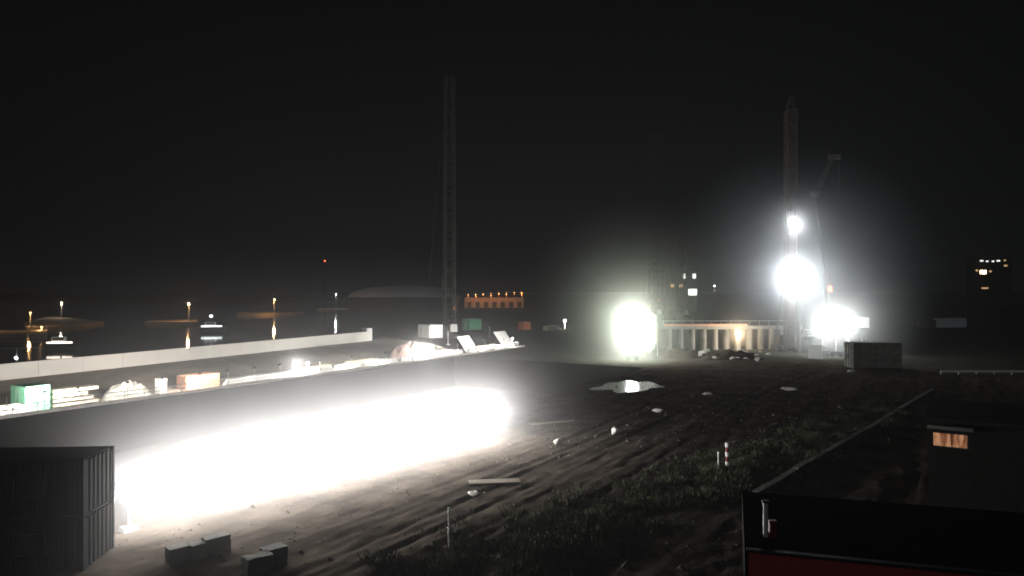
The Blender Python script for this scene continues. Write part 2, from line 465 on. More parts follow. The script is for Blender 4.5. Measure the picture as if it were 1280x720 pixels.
# ------------------------------------------------------------------ goods on the quay
def plank_stack(loc, rz, L_, D_, layers, label, m=M_TIMBER):
    r = empty('board_stack', loc, rz, label, 'board stack')
    for k in range(layers):
        l = L_ * (1 - .12 * (k % 3)) ; x0 = -L_ / 2 + l / 2
        MB().box((x0, random.uniform(-.06, .06), .12 + k * .52 + .2), (l, D_, .4)).build('board_bundle', m, r)
        for x in (-L_ * .35, 0, L_ * .2): MB().box((x, 0, k * .52 + .06), (.12, D_ * .9, .10)).build('bearer', M_DSTEEL, r)
    return r
plank_stack(q(90, 90.4), ROT, 5.2, 2.0, 4, 'tall stack of pale boards next to the pale green cabin')
plank_stack(q(14, 89.4), ROT, 5.0, 1.3, 2, 'low bright boards behind the railing before the green cabin', M_WHITE)
def heap(loc, rz, L_, D_, Hh, label, m, name='gravel_heap', seed=1):
    g = MB(); nx, ny = 26, 16
    for i in range(nx + 1):
        for j in range(ny + 1):
            x = (i / nx - .5) * 2; y = (j / ny - .5) * 2
            k = max(0, 1 - (x * x + y * y)) ** .8
            h = k * (1 + .5 * noise.noise(Vector((x * 3 + seed * 3, y * 3, seed)))) + .18 * k * noise.noise(Vector((x * 9, y * 9, seed)))
            g.v.append((x * L_ / 2, y * D_ / 2, max(-.05, h * Hh) - .04 * (k == 0)))
    for i in range(nx):
        for j in range(ny):
            a = i * (ny + 1) + j; g.f.append((a, a + ny + 1, a + ny + 2, a + 1))
    o = g.build(name, m, loc=loc, rz=rz); tag(o, label, 'heap'); return o
heap(q(158, 90.6, 0), ROT, 6.5, 2.6, 1.9, 'pale sloping heap of rubble between the board stack and white locker', M_RUBBLE)
def locker(u, wv, sx, sy, sz, label, m=M_WHITE, z=0.0, loc=None):
    r = empty('locker', loc or q(u, wv, z), ROT, label, 'locker')
    MB().box((0, 0, sz / 2 + .06), (sx, sy, sz)).build('body', m, r)
    MB().box((0, 0, .03), (sx * .9, sy * .9, .06)).build('base', M_DSTEEL, r)
    l = MB().box((0, -.02, sz + .09), (sx + .1, sy + .1, .06)).build('lid', m, r)
    d = MB().box((0, -sy / 2 - .02, sz / 2 + .06), (sx * .86, .03, sz * .86)).build('door', m, r)
    MB().box((sx * .32, -sy / 2 - .06, sz / 2), (.05, .05, .25)).build('handle', M_DSTEEL, d)
    return r
locker(201, 89.8, 1.0, 1.1, 1.9, 'narrow white locker standing before the salmon container')
locker(312, 89.6, .9, .8, .8, 'small white box on the kerb after the salmon container')
locker(337, 89.6, .9, .8, .55, 'lower of the two small white boxes near the salmon container')
locker(0, 0, 1.7, 1.4, 2.5, 'tall pale cabinet at the far end of the white wall', M_GREYTANK, loc=at(459, 425, 2.4))
heap(q(512, 93.5, .3), ROT, 12, 4, 2.4, 'pinkish sand heap in front of the white cube-like cabin', M_PINK, 'sand_heap', 4)
# slanted white boards
def slanted(loc, rz, sx, sz, label, m):
    r = empty('leaning_panel', loc, rz, label, 'panel')
    b = MB().box((0, 0, 0), (sx, .12, sz)); ca_, sa_ = math.cos(R(38)), math.sin(R(38))
    b.v = [(x, y * ca_ + (z + sz / 2) * sa_, (z + sz / 2) * ca_ - y * sa_ + .1) for x, y, z in b.v]
    b.build('board', m, r)
    for k in (-.3, .3):
        MB().tube((k * sx, sz * .75, 0), (k * sx, sz * .5, sz * .62), .07, n=6).build('strut', M_DSTEEL, r)
slanted(q(590, 90.6), ROT, 4.5, 4.0, 'white boards leaning below the dull green container', M_WHITE)
slanted(q(636, 90.2), ROT, 5.0, 4.4, 'brightest slanted white boards near the quay end', M_WHITE)
plank_stack(q(610, 90.0), ROT, 7, 1.5, 2, 'pale boards between the two slanted white panels')
plank_stack(at(690, 413), ROT, 9, 2, 3, 'pale board stack past the small orange container')

# ------------------------------------------------------------------ volumes
def vol_haze():
    m = bpy.data.materials.new('glare_haze'); m.use_nodes = True
    N = m.node_tree.nodes; L = m.node_tree.links; N.clear()
    pv = N.new('ShaderNodeVolumePrincipled'); o = N.new('ShaderNodeOutputMaterial')
    pv.inputs['Color'].default_value = (.92, .94, .98, 1); pv.inputs['Density'].default_value = HAZE
    pv.inputs['Anisotropy'].default_value = .55
    L.new(pv.outputs[0], o.inputs['Volume']); return m
HAZE = .00017  # even haze added so the lamps spread a veil of glare
g = MB().box((-300, 1350, 46), (5800, 3300, 106))
tag(g.build('haze', vol_haze()), 'thin haze added over the whole site for lamp glare', kind='stuff')

def add_glare(loc, rz, half, rad, k, p, label, core=.08, col=(1, 1, 1)):
    """added volume imitating lens glare: denser near the lamp; capsule of half-length `half` along local X"""
    m = bpy.data.materials.new('glare_volume'); m.use_nodes = True
    N = m.node_tree.nodes; L = m.node_tree.links; N.clear()
    tc = N.new('ShaderNodeTexCoord'); sx = N.new('ShaderNodeSeparateXYZ'); L.new(tc.outputs['Object'], sx.inputs[0])
    def mth(op, a, b=None):
        n = N.new('ShaderNodeMath'); n.operation = op
        for i, x in enumerate((a, b)):
            if x is None: continue
            if isinstance(x, (int, float)): n.inputs[i].default_value = x
            else: L.new(x, n.inputs[i])
        return n.outputs[0]
    X, Y, Z = sx.outputs
    ax = mth('MAXIMUM', mth('SUBTRACT', mth('ABSOLUTE', X), half), 0.0)
    r2 = mth('ADD', mth('ADD', mth('MULTIPLY', ax, ax), mth('MULTIPLY', Y, Y)), mth('MULTIPLY', Z, Z))
    qd = mth('DIVIDE', mth('SQRT', r2), rad)
    fall = mth('POWER', mth('MAXIMUM', mth('SUBTRACT', 1.0, qd), 0.0), p)
    den = mth('MULTIPLY', mth('DIVIDE', fall, mth('ADD', qd, core)), k)
    vs_ = N.new('ShaderNodeVolumeScatter'); vs_.inputs['Color'].default_value = (*col, 1); vs_.inputs['Anisotropy'].default_value = .3
    L.new(den, vs_.inputs['Density'])
    o = N.new('ShaderNodeOutputMaterial'); L.new(vs_.outputs[0], o.inputs['Volume'])
    g = MB(); n = 24; rings = 12       # capsule
    prof = []
    for i in range(rings + 1):
        t = -math.pi / 2 + math.pi / 2 * i / rings; prof.append((-half + rad * math.sin(t), rad * math.cos(t)))
    for i in range(rings + 1):
        t = math.pi / 2 * i / rings; prof.append((half + rad * math.sin(t), rad * math.cos(t)))
    for (x, rr) in prof:
        rr = max(rr, .01)
        for k_ in range(n):
            a = 2 * math.pi * k_ / n; g.v.append((x, rr * math.cos(a), rr * math.sin(a)))
    for i in range(len(prof) - 1):
        for k_ in range(n):
            k2 = (k_ + 1) % n; g.f.append((i * n + k_, i * n + k2, (i + 1) * n + k2, (i + 1) * n + k_))
    g.f.append(tuple(range(n - 1, -1, -1))); g.f.append(tuple((len(prof) - 1) * n + k_ for k_ in range(n)))
    o_ = g.build('glare_halo', m, loc=loc, rz=rz); tag(o_, label, kind='stuff'); return o_

# ------------------------------------------------------------------ the floodlit strip
A0, A1 = P(24.5, 40.2), P(56.5, 36.2)
SROT = math.atan2(A1[1] - A0[1], A1[0] - A0[0])
NL = 11
def sw_of(p): return p[0] * TX + p[1] * TY, -p[0] * TY + p[1] * TX
def flood_stand(loc, rz, label, group):
    r = empty('floodlight_stand', loc, rz, label, 'floodlight', group)
    MB().box((0, 0, .12), (.9, .9, .24), 0, .8).build('base', M_CONC, r)
    MB().tube((0, 0, .2), (0, 0, 2.35), .06, .05).build('pole', M_STEEL, r)
    MB().box((0, 0, 2.35), (1.5, .08, .08)).build('crossbar', M_STEEL, r)
    for x in (-.5, .5):
        h = MB().box((x, 0, 2.6), (.55, .18, .42)).build('lamp_head', M_DSTEEL, r)
        MB().box((x, -.105, 2.6), (.48, .02, .35)).build('lens', E_LENS, h)
    return r
ords = ['first', 'second', 'third', 'fourth', 'fifth', 'sixth', 'seventh', 'eighth', 'ninth', 'tenth', 'eleventh']
proto = None
STRIP_P = 2300
for k in range(NL):
    t = k / (NL - 1)
    x, y = A0[0] + (A1[0] - A0[0]) * t, A0[1] + (A1[1] - A0[1]) * t
    s_, w_ = sw_of((x, y)); z = hz(s_, w_)
    lab = f'{ords[k]} floodlight stand in the glaring row, counted from the dark cabins'
    if proto is None:
        proto = o = flood_stand((x, y, z), SROT, lab, 'floodlights in the glaring row')
    else:
        o = copy_tree(proto); o.location = (x, y, z); o['label'] = lab
    light(o, (0, -.5, 2.75), STRIP_P, (1, .98, .95), .25)
midp = ((A0[0] + A1[0]) / 2, (A0[1] + A1[1]) / 2)
add_glare((midp[0], midp[1], 2.2), SROT, math.dist(A0[:2], A1[:2]) / 2 - 1, 16.0, .0066, 1.9, 'added bright glare round the row of floodlights', .06)

# ------------------------------------------------------------------ light masts
def light_mast(loc, rz, hgt, label, nlamps, power, col, lens, low=False):
    r = empty('light_mast', loc, rz, label, 'light mast')
    MB().box((0, 0, .75), (2.4, 1.3, .8)).build('trailer', M_DSTEEL, r)
    for sx in (-.8, .8):
        for sy in (-.75, .75):
            wv = MB().tube((sx, sy - .1, .35), (sx, sy + .1, .35), .35, n=14).build('wheel', M_RUBBER, r)
    MB().tube((0, 0, 1.1), (0, 0, hgt), .10, .07).build('mast', M_STEEL, r)
    MB().box((0, 0, hgt), (2.2, .1, .1)).build('crossbar', M_STEEL, r)
    for k in range(nlamps):
        x = -1 + 2 * (k + .5) / nlamps
        h = MB().box((x, 0, hgt + .3), (.42, .2, .42)).build('lamp_head', M_DSTEEL, r)
        MB().box((x, -.115, hgt + .3), (.36, .02, .36)).build('lens', lens, h)
    if low:  # added lower lamps stretch the glare downward
        MB().box((0, 0, hgt * .55), (1.6, .1, .1)).build('crossbar', M_STEEL, r)
        for x in (-.5, .5):
            h = MB().box((x, 0, hgt * .55 + .3), (.42, .2, .42)).build('lamp_head', M_DSTEEL, r)
            MB().box((x, -.115, hgt * .55 + .3), (.36, .02, .36)).build('lens', lens, h)
        light(r, (0, -.7, hgt * .55 + .3), power * .55, col, .35)
    light(r, (0, -.7, hgt + .3), power, col, .35)
    return r
E_GREENW = emit('mast_lens_a', (.95, 1, .88), 60); E_BLUEW = emit('mast_lens_b', (.9, .96, 1), 60)
pA = atd(790, 142)
light_mast((pA[0], pA[1], -.08), R(-8), 7.4, 'glaring light mast at the end of the pit', 4, 20000, (.96, 1, .90), E_GREENW, True)
om = add_glare((pA[0], pA[1] - .7, 5.2), 0, 3.2, 24, .0058, 1.35, 'added greenish white glare round the light mast', .05, (.93, 1, .86))
om.rotation_euler = (0, R(90), 0)
r = empty('added_silo', (atd(812, 146)[0], 146, -.08), 0, 'added white silo blazing beside the glaring light mast', 'silo')  # added to catch the mast's light and break up its round glare
MB().tube((0, 0, 2.6), (0, 0, 8.6), 1.35, 1.35, 24).tube((0, 0, 8.6), (0, 0, 9.3), 1.35, .4, 24).tube((0, 0, 1.2), (0, 0, 2.6), .25, 1.35, 24).build('tank', M_WHITE, r, smooth=False)
for x in (-1, 1):
    for y in (-1, 1): MB().tube((x, y, 0), (x, y, 3.2), .1, n=6).build('leg', M_DSTEEL, r)
MB().tube((1.5, -.3, .5), (1.5, -.3, 8.8), .06, n=6).build('filling_pipe', M_STEEL, r)
pC = atd(1045, 150)
light_mast((pC[0], pC[1], -.08), R(-15), 7.0, 'light mast beside the raised white container', 4, 7500, (.95, 1, .97), E_COOL)
add_glare((pC[0], pC[1] - .7, 6.9), 0, 2.6, 16, .008, 1.3, 'added white glare round the mast by the raised container', .05)

def quay_lamp(u, wv, hgt, power, label, col=(1, .97, .95)):
    r = empty('floodlight_stand', q(u, wv), ROT, label, 'floodlight')
    MB().box((0, 0, .1), (.8, .8, .2), 0, .8).build('base', M_CONC, r)
    MB().tube((0, 0, .2), (0, 0, hgt - .15), .05).build('pole', M_STEEL, r)
    h = MB().box((0, 0, hgt), (.6, .2, .45)).build('lamp_head', M_DSTEEL, r)
    MB().box((0, -.115, hgt), (.52, .02, .38)).build('lens', E_LENS, h)
    light(r, (0, -.55, hgt + .05), power, col, .2)
    return q(u, wv, hgt)
p = quay_lamp(525, 88.2, 1.7, 3800, 'brightest floodlight on the quay below the white cube-like cabin')
add_glare(p, 0, .01, 8.0, .010, 1.4, 'added white glare round the brightest quay floodlight', .06)
p = quay_lamp(367, 88.4, 1.9, 1900, 'taller of two floodlights on the quay past the small white boxes')
add_glare(p, 0, .01, 6, .010, 1.4, 'added white glare round the paired quay floodlights', .06)
quay_lamp(384, 88.6, 1.9, 500, 'dimmer of two floodlights on the quay past the small white boxes')
quay_lamp(640, 87.8, 2.2, 1200, 'floodlight at the quay end before the slanted white boards')

def added_rail_lamp(u, power, label, col=(1, .95, .86), hgt=2.4):  # added lamps with hidden lenses, there to light the goods
    """added lamp brightening the quay goods, clamped to the railing, its lens turned away"""
    r = empty('added_lamp', q(u, PIT_F + .12, 0), ROT, label, 'added lamp', 'added lamps clamped along the quay railing')
    MB().tube((0, 0, .35), (0, 0, hgt - .1), .035, n=6).build('pole', M_STEEL, r)
    h = MB().box((0, .08, hgt), (.34, .12, .26)).build('lamp_head', M_DSTEEL, r)
    MB().box((0, .15, hgt), (.28, .02, .2)).build('lens', E_LENS, h)
    light(r, (0, .35, hgt), power, col, .12, 'SPOT', (R(80), 0, 0), 165)
added_rail_lamp(56, 1700, 'added lamp on the railing before the pale green cabin')
added_rail_lamp(8, 900, 'added lamp on the railing before the low bright boards')
added_rail_lamp(98, 1500, 'added lamp on the railing before the tall board stack')
added_rail_lamp(160, 1100, 'added lamp on the railing before the pale rubble heap')
added_rail_lamp(203, 700, 'added lamp on the railing before the narrow white locker')
added_rail_lamp(250, 4200, 'added lamp on the railing before the salmon container', (1, .85, .72))
added_rail_lamp(318, 450, 'added lamp on the railing before the two small white boxes')
added_rail_lamp(440, 3000, 'added lamp on the railing between the paired and the brightest floodlights')
added_rail_lamp(482, 3000, 'added lamp on the railing before the pinkish sand heap')
added_rail_lamp(572, 4500, 'added lamp on the railing below the dull green container', hgt=2.6)
added_rail_lamp(606, 5200, 'added lamp on the railing between the slanted white boards', hgt=2.4)

bar = None
for k in range(22):
    u = 292 + k * 16.5
    lab = 'pale concrete barrier in the low row just behind the quay railing'
    if bar is None:
        bar = o = empty('concrete_barrier', q(u, 88.5), ROT, lab, 'barrier', 'pale concrete barriers behind the quay railing')
        MB().box((0, 0, .15), (3.3, .62, .3)).build('foot', M_PALEKERB, o)
        MB().box((0, 0, .62), (3.3, .44, .64), 0, .7).build('upright', M_WHITE, o)
    else:
        o = copy_tree(bar); o.location = q(u, 88.5); o.rotation_euler.z = ROT + R(random.uniform(-2, 2))
plank_stack(q(398, 90.6), ROT, 6, 1.6, 2, 'low pale boards past the paired floodlights')
plank_stack(q(455, 90.8), ROT, 8, 1.8, 2, 'long pale boards beside the pinkish sand heap')
plank_stack(q(552, 90.4), ROT, 8, 1.8, 2, 'long pale boards after the brightest quay floodlight')
added_rail_lamp(400, 600, 'added lamp on the railing before the low pale boards')
added_rail_lamp(350, 450, 'added lamp on the railing just before the paired floodlights')
added_rail_lamp(285, 400, 'added lamp on the railing after the salmon container')
added_rail_lamp(630, 5200, 'added lamp on the railing before the brightest slanted boards', hgt=2.4)
added_rail_lamp(545, 2600, 'added lamp on the railing after the brightest quay floodlight')

def added_post_lamp(loc, rz, power, label):  # added lamps that brighten the cabin and container fronts
    r = empty('added_lamp', loc, rz, label, 'added lamp')
    MB().box((0, 0, .06), (.6, .6, .12)).build('base', M_CONC, r)
    MB().tube((0, 0, .1), (0, 0, 2.9), .05, n=6).build('pole', M_STEEL, r)
    h = MB().box((0, .08, 3.0), (.34, .12, .26)).build('lamp_head', M_DSTEEL, r)
    MB().box((0, .15, 3.0), (.28, .02, .2)).build('lens', E_LENS, h)
    light(r, (0, .35, 3.0), power, (1, .97, .92), .12, 'SPOT', (R(78), 0, 0), 150)
added_post_lamp(at(560, 431, 1.6), R(38), 5000, 'added lamp on a post turned to the white cube-like cabin')
added_post_lamp(at(612, 421, 1.2), R(45), 4500, 'added lamp on a post turned to the dull green container')

# ------------------------------------------------------------------ piling rig
def tracks(r, L_, W_, gap, m=M_DSTEEL):
    for sy in (-1, 1):
        b = MB(); n = 10; prof = []
        for k in range(n + 1):
            a = math.pi / 2 + math.pi * k / n; prof.append((-L_ / 2 + .6 + .6 * math.cos(a), .6 + .6 * math.sin(a)))
        for k in range(n + 1):
            a = -math.pi / 2 + math.pi * k / n; prof.append((L_ / 2 - .6 + .6 * math.cos(a), .6 + .6 * math.sin(a)))
        i = len(b.v); m_ = len(prof)
        for yy in (-W_ / 2, W_ / 2):
            for (x, z) in prof: b.v.append((x, sy * gap / 2 + yy, z))
        for k in range(m_):
            k2 = (k + 1) % m_; b.f.append((k, k2, m_ + k2, m_ + k))
        b.f.append(tuple(range(m_ - 1, -1, -1))); b.f.append(tuple(range(m_, 2 * m_)))
        b.build('track', m, r)
pR = atd(990, 160)
RIGR = R(-94)
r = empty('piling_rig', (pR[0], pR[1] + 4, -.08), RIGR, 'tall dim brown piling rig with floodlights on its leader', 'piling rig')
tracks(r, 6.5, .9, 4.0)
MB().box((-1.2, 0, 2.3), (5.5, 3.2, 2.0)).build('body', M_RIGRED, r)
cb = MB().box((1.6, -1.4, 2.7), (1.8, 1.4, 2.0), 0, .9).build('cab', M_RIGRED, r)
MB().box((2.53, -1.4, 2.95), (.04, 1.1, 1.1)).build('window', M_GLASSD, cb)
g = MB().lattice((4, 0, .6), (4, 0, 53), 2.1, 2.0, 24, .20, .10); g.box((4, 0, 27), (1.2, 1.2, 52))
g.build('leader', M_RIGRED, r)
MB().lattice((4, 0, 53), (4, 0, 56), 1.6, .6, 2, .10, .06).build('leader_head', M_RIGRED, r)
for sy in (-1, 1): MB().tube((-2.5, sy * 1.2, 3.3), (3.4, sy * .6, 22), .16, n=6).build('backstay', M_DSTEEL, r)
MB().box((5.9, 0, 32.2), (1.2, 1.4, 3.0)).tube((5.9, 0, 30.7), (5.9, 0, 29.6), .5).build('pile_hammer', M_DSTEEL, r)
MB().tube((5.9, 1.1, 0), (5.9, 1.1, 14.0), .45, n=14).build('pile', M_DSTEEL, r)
def rig_flood(z, power, nm, rad):
    x = 5.6
    ang = 0
    h = MB().box((5.6, 0, z), (.3, 1.8, 1.0)).build('floodlight', M_DSTEEL, r)
    MB().box((5.77, 0, z), (.03, 1.65, .85)).build('lens', E_BLUEW, h)
    light(r, (7.0, 0, z), power, (.92, .97, 1), .35)
    return Matrix.Translation(r.location) @ Matrix.Rotation(RIGR, 4, 'Z') @ Vector((7.0, 0, z))
pz = rig_flood(zv(346, 160), 19500, 'low', 9)
add_glare(pz, 0, .01, 30, .0075, 1.3, 'added bluish white glare round the lower rig floodlight', .045, (.88, .94, 1))
pz = rig_flood(zv(281, 160), 2600, 'high', 4)
add_glare(pz, 0, .01, 10, .012, 1.3, 'added bluish white glare round the upper rig floodlight', .06)

# ------------------------------------------------------------------ lattice crawler cranes
def crawler_crane(u, d, vtop, w_, label, rz=R(20), m=M_MAST):
    loc = atd(u, d); top = zv(vtop, d)
    r = empty('crawler_crane', (loc[0], loc[1], -.08), rz, label, 'crane', 'lattice boom crawler cranes')
    tracks(r, 8, 1.2, 5.5)
    MB().box((-1.5, 0, 2.4), (7, 3.6, 2.2)).build('body', M_DSTEEL, r)
    MB().box((-5.6, 0, 2.6), (1.6, 4.4, 2.6)).build('counterweight', M_DSTEEL, r)
    cb = MB().box((2.6, -2.0, 2.9), (2, 1.5, 2.1), 0, .92).build('cab', M_WHITE, r)
    MB().box((3.62, -2.0, 3.1), (.04, 1.2, 1.2)).build('window', M_GLASSD, cb)
    MB().lattice((2, 0, 3), (2, 0, top), w_, w_ * .8, int(top / 3.2), .17, .085).build('boom', m, r)
    MB().tube((-5, 0, 4), (1.6, .1, top - .5), .05, n=5).build('pendant_rope', M_DSTEEL, r)
    MB().tube((3.6, 0, 9), (2.4, 0, top), .05, n=5).build('hoist_rope', M_DSTEEL, r)
    MB().box((3.6, 0, 8.4), (.6, .4, 1.2)).build('hook_block', M_ORANGE, r)
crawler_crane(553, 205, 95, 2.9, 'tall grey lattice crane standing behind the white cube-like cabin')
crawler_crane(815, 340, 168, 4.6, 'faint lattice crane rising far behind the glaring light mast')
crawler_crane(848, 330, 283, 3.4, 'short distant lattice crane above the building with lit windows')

# telescopic crane by the rig
d = 158
b0 = Vector(atd(1040, d, 2.4)); b1 = Vector(atd(1019, d, zv(243, d))); b2 = Vector(atd(1040, d, zv(198, d)))
r = empty('telescopic_crane', (b0.x, b0.y, -.08), 0, 'telescopic crane with a bent jib beside the piling rig', 'crane')
o_ = Vector(r.location)
MB().box((1, 0, 1.2), (9, 2.6, .9)).build('carrier', M_DSTEEL, r)
for x in (-2.6, -.9, 2.8, 4.5):
    for y in (-1.2, 1.2): MB().tube((x, y - .18, .55), (x, y + .18, .55), .55, n=14).build('wheel', M_RUBBER, r)
MB().box((0, 0, 2.2), (3.2, 2.3, 1.1)).build('turntable', M_RIGRED, r)
cb = MB().box((4.4, 0, 2.3), (1.8, 2.4, 1.4)).build('cab', M_RIGRED, r)
MB().box((5.32, 0, 2.5), (.04, 2.0, .7)).build('window', M_GLASSD, cb)
MB().tube(b0 - o_, b0.lerp(b1, .5) - o_, .48, .42).build('boom_section', M_BLACK, r)
MB().tube(b0.lerp(b1, .5) - o_, b1 - o_, .34, .3).build('boom_section', M_BLACK, r)
MB().box(b1 - o_, (1.4, 1.0, 1.2)).build('boom_head', M_MAST, r)
MB().lattice(b1 - o_, b2 - o_, .8, .5, 5, .08, .05).build('jib', M_DSTEEL, r)
MB().box(b2 - o_ + Vector((.5, 0, .3)), (2.4, .8, 1.0)).build('jib_head', M_MAST, r)
MB().tube(b2 - o_ + Vector((1.5, 0, .3)), b2 - o_ + Vector((1.5, 0, -16)), .04, n=5).build('hoist_rope', M_DSTEEL, r)
rb = MB().tube(Vector(atd(1037, d, zv(362, d))) - o_ - Vector((0, 0, .4)), Vector(atd(1037, d, zv(358, d))) - o_, .5, .4, 10).build('warning_lamp', E_REDLAMP, r)
# stacked pale pipes before mast
r = empty('pipe_stack', at(1022, 428), R(8), 'pale steel pipes stacked below the raised container mast', 'pipe stack')
for k in range(3):
    for j in range(4 - k):
        MB().tube((-3.6, -1.2 + j * .8 + k * .4, 1.6 + k * .72), (3.6, -1.2 + j * .8 + k * .4, 1.6 + k * .72), .38, n=12).build('pipe', M_WHITE, r)
for x in (-2.5, 2.5): MB().box((x, 0, .6), (.4, 3.6, 1.2)).build('trestle', M_DSTEEL, r)
slanted(at(1019, 449), R(-25), 2.6, 3.2, 'small white board leaning in the dark below the pipe stack', M_WHITE)

# ------------------------------------------------------------------ pier with columns
dP = 167
x0, x1 = atd(828, dP)[0], atd(1002, dP)[0]
r = empty('concrete_pier', ((x0 + x1) / 2, dP, -.08), R(3), 'long pier on thick pale columns with a lit deck edge', 'pier')
L_ = x1 - x0; zt = zv(406, dP)
for k in range(12):
    x = -L_ / 2 + 1.3 + k * (L_ - 2.6) / 11
    MB().tube((x, 0, 0), (x, 0, zt - .86), .72, .66, 12).build('column', M_CONC, r)
MB().box((0, 0, zt - .5), (L_, 2.4, .7)).build('deck_beam', M_CONC, r)
MB().box((-L_ * .2, -.9, zt + .1), (L_ * .6, .35, .45)).build('deck_edge', M_SALMON, r)
MB().box((0, 3.5, (zt - 1) / 2), (L_, .4, zt - 1)).build('rear_wall', M_DSTEEL, r)
for k in range(15):
    MB().tube((-L_ / 2 + .3 + k * (L_ - .6) / 14, .8, zt - .15), (-L_ / 2 + .3 + k * (L_ - .6) / 14, .8, zt + .95), .05, n=5).build('rail_post', M_STEEL, r)
MB().tube((-L_ / 2, .8, zt + .95), (L_ / 2, .8, zt + .95), .06, n=6).build('rail', M_STEEL, r)
heap(at(848, 448, -.05), R(5), 9, 4, 1.9, 'dark rubble heap beside the glaring light mast', M_MUD, 'rubble_heap', 3)
heap(at(915, 450, -.05), R(5), 13, 4, 1.8, 'dark rubble heap under the orange pier lamp', M_MUD, 'rubble_heap', 6)
random.seed(3)
for k in range(16):
    u = random.uniform(848, 965); v = random.uniform(440, 452)
    a = random.uniform(.5, 1.3); p = at(u, v, .7)
    g = MB().blob((0, 0, .2), (a * 1.4, a, a * .6), seed=k, rough=.5, n=1)
    o = g.build('concrete_chunk', M_RUBBLE, loc=(p[0], p[1], .75 if k % 2 else .9), rz=random.uniform(0, 6))
    tag(o, 'pale concrete chunk strewn over the dark heaps below the pier', 'rubble', 'concrete chunks on the heaps below the pier')
# orange lamp on pier
pC2 = atd(1028, 152)
light_mast((pC2[0], pC2[1], -.08), R(-5), 5.2, 'added lower light mast behind the stacked pale pipes', 3, 3500, (.95, 1, .97), E_COOL)  # extra mast added to spread the glare beside the container
pC3 = atd(1061, 153)
light_mast((pC3[0], pC3[1], -.08), R(-40), 6.2, 'added light mast right under the end of the raised white container', 3, 3500, (.95, 1, .97), E_COOL)  # another mast added to widen that glare
pG = atd(922, 163.5, zv(417, 163.5))
r = empty('site_lamp', (pG[0], pG[1], -.08), 0, 'orange glowing lamp on a pole in front of the pier', 'lamp')
MB().tube((0, 0, 0), (0, 0, pG[2] - .3), .08, n=8).build('pole', M_STEEL, r)
h = MB().box((0, 0, pG[2]), (.9, .3, .6)).build('lamp_head', M_DSTEEL, r)
MB().box((0, -.17, pG[2]), (.8, .03, .5)).build('lens', E_WARM, h)
light(r, (0, -.6, pG[2]), 3000, (1, .78, .5), .3)
add_glare((pG[0], pG[1] - .6, pG[2]), 0, .01, 9, .010, 1.3, 'added orange glare round the pier lamp', .06, (1, .9, .78))

# puddle
p = at(786, 484, .0)
g = MB(); n = 40; top = []
for k in range(n):
    a = 2 * math.pi * k / n
    rr = .95 + .55 * noise.noise(Vector((math.cos(a) * 2.2, math.sin(a) * 2.2, 2)))
    top.append((4.2 * rr * math.cos(a), 6.5 * rr * math.sin(a), 0))
g.poly(top)
s_, w_ = sw_of(p)
pud = g.build('puddle', M_PUDDLE, loc=(p[0], p[1], hz(s_, w_) + .07), rz=R(-30)); tag(pud, 'shallow puddle mirroring the glaring light mast', kind='structure')

# ------------------------------------------------------------------ small things on the near bank
def on_bank(u, v):
    z = .3
    for _ in range(4):
        p = at(u, v, z); z = hz(*sw_of(p))
    return (p[0], p[1], z)
sacks = [(593, 617, 13, 7, 'pale sack lying alone on the mud nearest the thin white stake'),
         (697, 552, 12, 7, 'small pale sack on the haul road beside the floodlit strip end'),
         (768, 538, 13, 9, 'rounded white sack upright on the mud below the puddle'),
         (822, 513, 14, 5, 'flat white sack on the mud after the rounded one'),
         (987, 486, 17, 4, 'flat white sheet lying on the dark field below the piling rig'),
         (1065, 464, 10, 4, 'small pale sack before the stacked grey containers'),
         (885, 492, 15, 3, 'dim flat slab in the dark field below the orange pier lamp')]
for k, (u, v, wp, hp, lab) in enumerate(sacks):
    p = on_bank(u, v + hp / 2); sc = p[1] / F
    g = MB().blob((0, 0, hp * sc * .45), (wp * sc * 1.05, wp * sc * .6, hp * sc * .95), seed=k + 3, rough=.8)
    tag(g.build('sack', M_SACK, loc=p, rz=k * .7, smooth=True), lab, 'sack')
def block(u, v, sx, sy, sz, rz, lab, m=M_OLDC, z=None, loc=None):
    p = loc or on_bank(u, v)
    g = MB(); import bmesh
    bm = bmesh.new(); bmesh.ops.create_cube(bm, size=1); bmesh.ops.subdivide_edges(bm, edges=bm.edges[:], cuts=7, use_grid_fill=True)
    bm.verts.ensure_lookup_table()
    for vv in bm.verts:
        c_ = vv.co.copy(); edge = sorted(abs(t) for t in c_)[1]
        chip = max(0, noise.noise(c_ * 4 + Vector((u * .37, v * .21, 0)))) * (.16 if edge > .42 else .03)
        cc = c_ * (1 - chip)
        g.v.append((cc.x * sx, cc.y * sy, cc.z * sz + sz / 2 - .05))
    for ff in bm.faces: g.f.append(tuple(vv.index for vv in ff.verts))
    bm.free(); o = g.build('concrete_block', m, loc=p, rz=rz)
    tag(o, lab, 'block'); return p
block(222, 700, 1.0, .7, .75, R(44), 'dark block closest to the cabins on the lit mud')
block(247, 697, .8, .7, .8, R(44), 'concrete block second from the cabins on the lit mud')
block(270, 690, 1.3, .7, .9, R(44), 'longer concrete block at the lit mud edge')
block(322, 716, 1.3, .8, .9, R(44), 'concrete block below the stacked pair')
p = block(342, 706, 1.1, .8, .55, R(44), 'lower concrete block of the stacked pair')
block(0, 0, 1.15, .8, .45, R(44), 'upper concrete block of the stacked pair', loc=(p[0], p[1], p[2] + .51))
random.seed(5)
g = MB()
